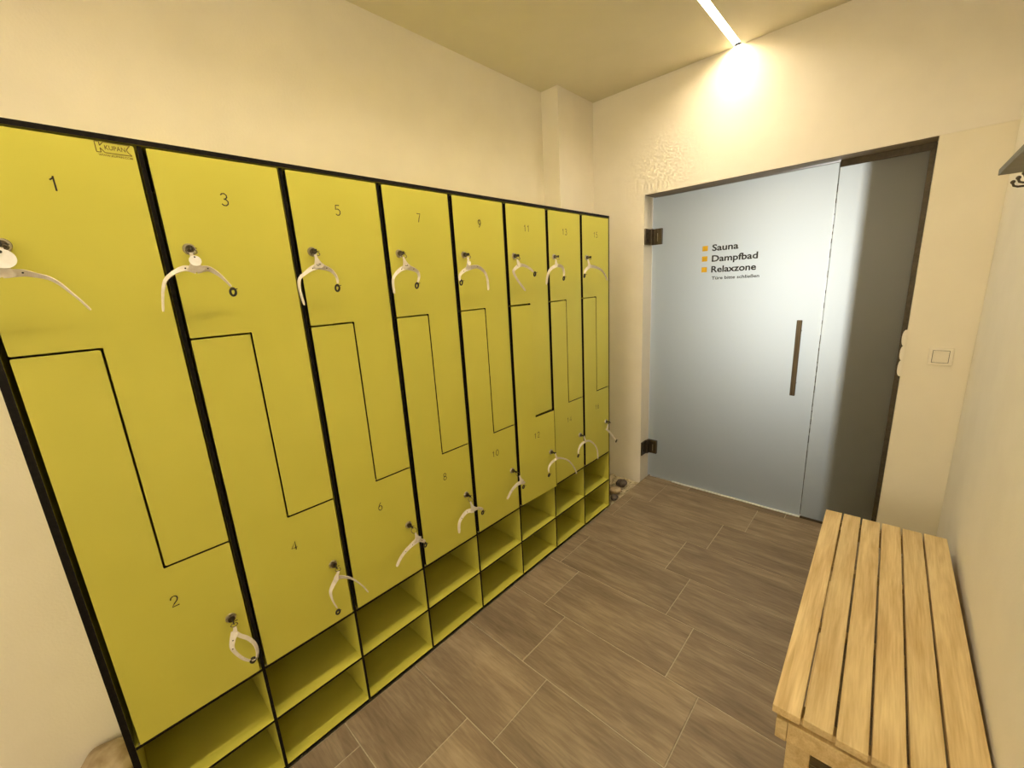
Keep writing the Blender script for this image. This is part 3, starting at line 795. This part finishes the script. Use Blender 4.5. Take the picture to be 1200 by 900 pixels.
    if b['buckle']:
        p = rel(b['buckle']); bm = bmesh.new()
        n = 18
        add_tube(bm, [p + Vector((0.002*math.sin(2*math.pi*i/n), math.cos(2*math.pi*i/n)*0.0062, 0.0015 + math.sin(2*math.pi*i/n)*0.0092)) for i in range(n)], 0.0031, 6, True)
        build('buckle', bm, M['buckle'], True)
        bm = bmesh.new(); add_tube(bm, [p + Vector((0.003, -0.002, 0.006)), p + Vector((0.006, 0.004, 0.008)), p + Vector((0.009, 0.009, 0.009))], 0.0010, 6)
        build('buckle_pin', bm, M['buckle'])
    if b['disc']:
        p = rel(b['disc']); r = {1: 0.0185, 3: 0.0125, 9: 0.009}[num]
        bm = bmesh.new(); add_cyl(bm, tuple(p), (1, 0, 0.18), r, 0.0016, 28)
        dsc = build('number_tag', bm, M['tag'])
        bm = bmesh.new(); add_cyl(bm, tuple(p + Vector((0.0018, -0.0, r*0.68))), (1, 0, 0.18), r*0.16, 0.0004, 10)
        build('tag_hole', bm, M['buckle'], par=dsc)
    if b['mark']:
        bm = bmesh.new(); p = hubp
        digit_strokes(bm, b['mark'], p.y, p.z + 0.002, 0.010, p.x + 0.0020, 0.0018, ang=-1.35)
        for f in bm.faces:
            if f.normal.x < 0: f.normal_flip()
        build('printed_number', bm, M['print'], par=st)

# ------------------------------------------------------------------ bench
ben = tag(empty('bench', (1.189, 1.115, 0.0), math.radians(0.95)), 'long wooden slatted bench of pale wood along the right wall', 'bench')
# local frame: x across (6 slats), y along the wall
BL = 1.155
slat_w, pitch = 0.0575, 0.0632
for i in range(6):
    bm = bmesh.new()
    add_box(bm, -slat_w/2, slat_w/2 + (0.008 if i == 5 else 0), 0, BL, -0.022, 0, 0, 0.0018)
    o = finish('slat', bm, M['wood'], ben, loc=(slat_w/2 + i*pitch + 0.006, [0.0, 0.003, -0.002, 0.002, 0.0, 0.004][i], 0.450))
# rails
def bpart(name, x0, x1, y0, y1, z0, z1): 
    bm = bmesh.new(); cx, cy, cz = (x0+x1)/2, (y0+y1)/2, (z0+z1)/2
    add_box(bm, x0-cx, x1-cx, y0-cy, y1-cy, z0-cz, z1-cz, 0, 0.0015)
    return finish(name, bm, M['wood'], ben, loc=(cx, cy, cz))
bpart('rail', 0.016, 0.040, 0.006, BL-0.006, 0.350, 0.4095)
bpart('rail', 0.340, 0.364, 0.006, BL-0.006, 0.350, 0.4095)
bpart('end_rail', 0.0405, 0.3395, 0.008, 0.032, 0.350, 0.4095)
bpart('end_rail', 0.0405, 0.3395, BL-0.032, BL-0.008, 0.350, 0.4095)
for yy in (0.022, 0.38, 0.74, BL-0.052): bpart('batten', 0.012, 0.366, yy, yy+0.03, 0.4097, 0.4279)
for x0 in (0.0405, 0.289):
    for y0 in (0.0325, BL-0.0825): bpart('leg', x0, x0+0.05, y0, y0+0.05, 0.0, 0.4095)
bpart('stretcher', 0.055, 0.075, 0.0828, BL-0.0828, 0.10, 0.15)
bpart('stretcher', 0.305, 0.325, 0.0828, BL-0.0828, 0.10, 0.15)

# ------------------------------------------------------------------ coat rack on the right wall
rk = tag(empty('coat_rack', (XR, 1.495, 1.68)), 'metal coat rack with hat shelf and hooks on the right wall above the bench', 'coat rack')
xs = 1.434 - XR
bm = bmesh.new(); add_box(bm, xs, 0.0, -1.0, 0.0, 0.0, 0.006, 0, 0.001); finish('shelf', bm, M['shelf'], rk)
bm = bmesh.new(); add_box(bm, xs, xs+0.003, -1.0, 0.0, 0.0062, 0.012); finish('shelf_lip', bm, M['shelf'], rk)
bm = bmesh.new(); add_box(bm, -0.008, 0.0, -0.96, -0.10, -0.075, -0.035, 0, 0.001); finish('hook_rail', bm, M['shelf'], rk)
for yy in (-0.30, -0.92):
    bm = bmesh.new(); poly_prism(bm, [(0, -0.0005), (0, -0.034), (-0.10, -0.0005)], 'xz', yy, yy+0.006); finish('bracket', bm, M['shelf'], rk)
hz = 1.64 - 1.68; hx = 1.441 - XR
for i in range(14):
    yy = 1.330 - 1.495 - 0.0535*i
    bm = bmesh.new()
    add_tube(bm, [(-0.008, yy, hz-0.004), (hx+0.006, yy, hz-0.004), (hx+0.001, yy, hz-0.002), (hx-0.001, yy, hz+0.003)], 0.0018, 8)
    bmesh.ops.create_uvsphere(bm, u_segments=10, v_segments=6, radius=0.0034, matrix=Matrix.Translation((hx-0.001, yy, hz+0.005)))
    finish('hook', bm, M['bronze'], rk, smooth=True)
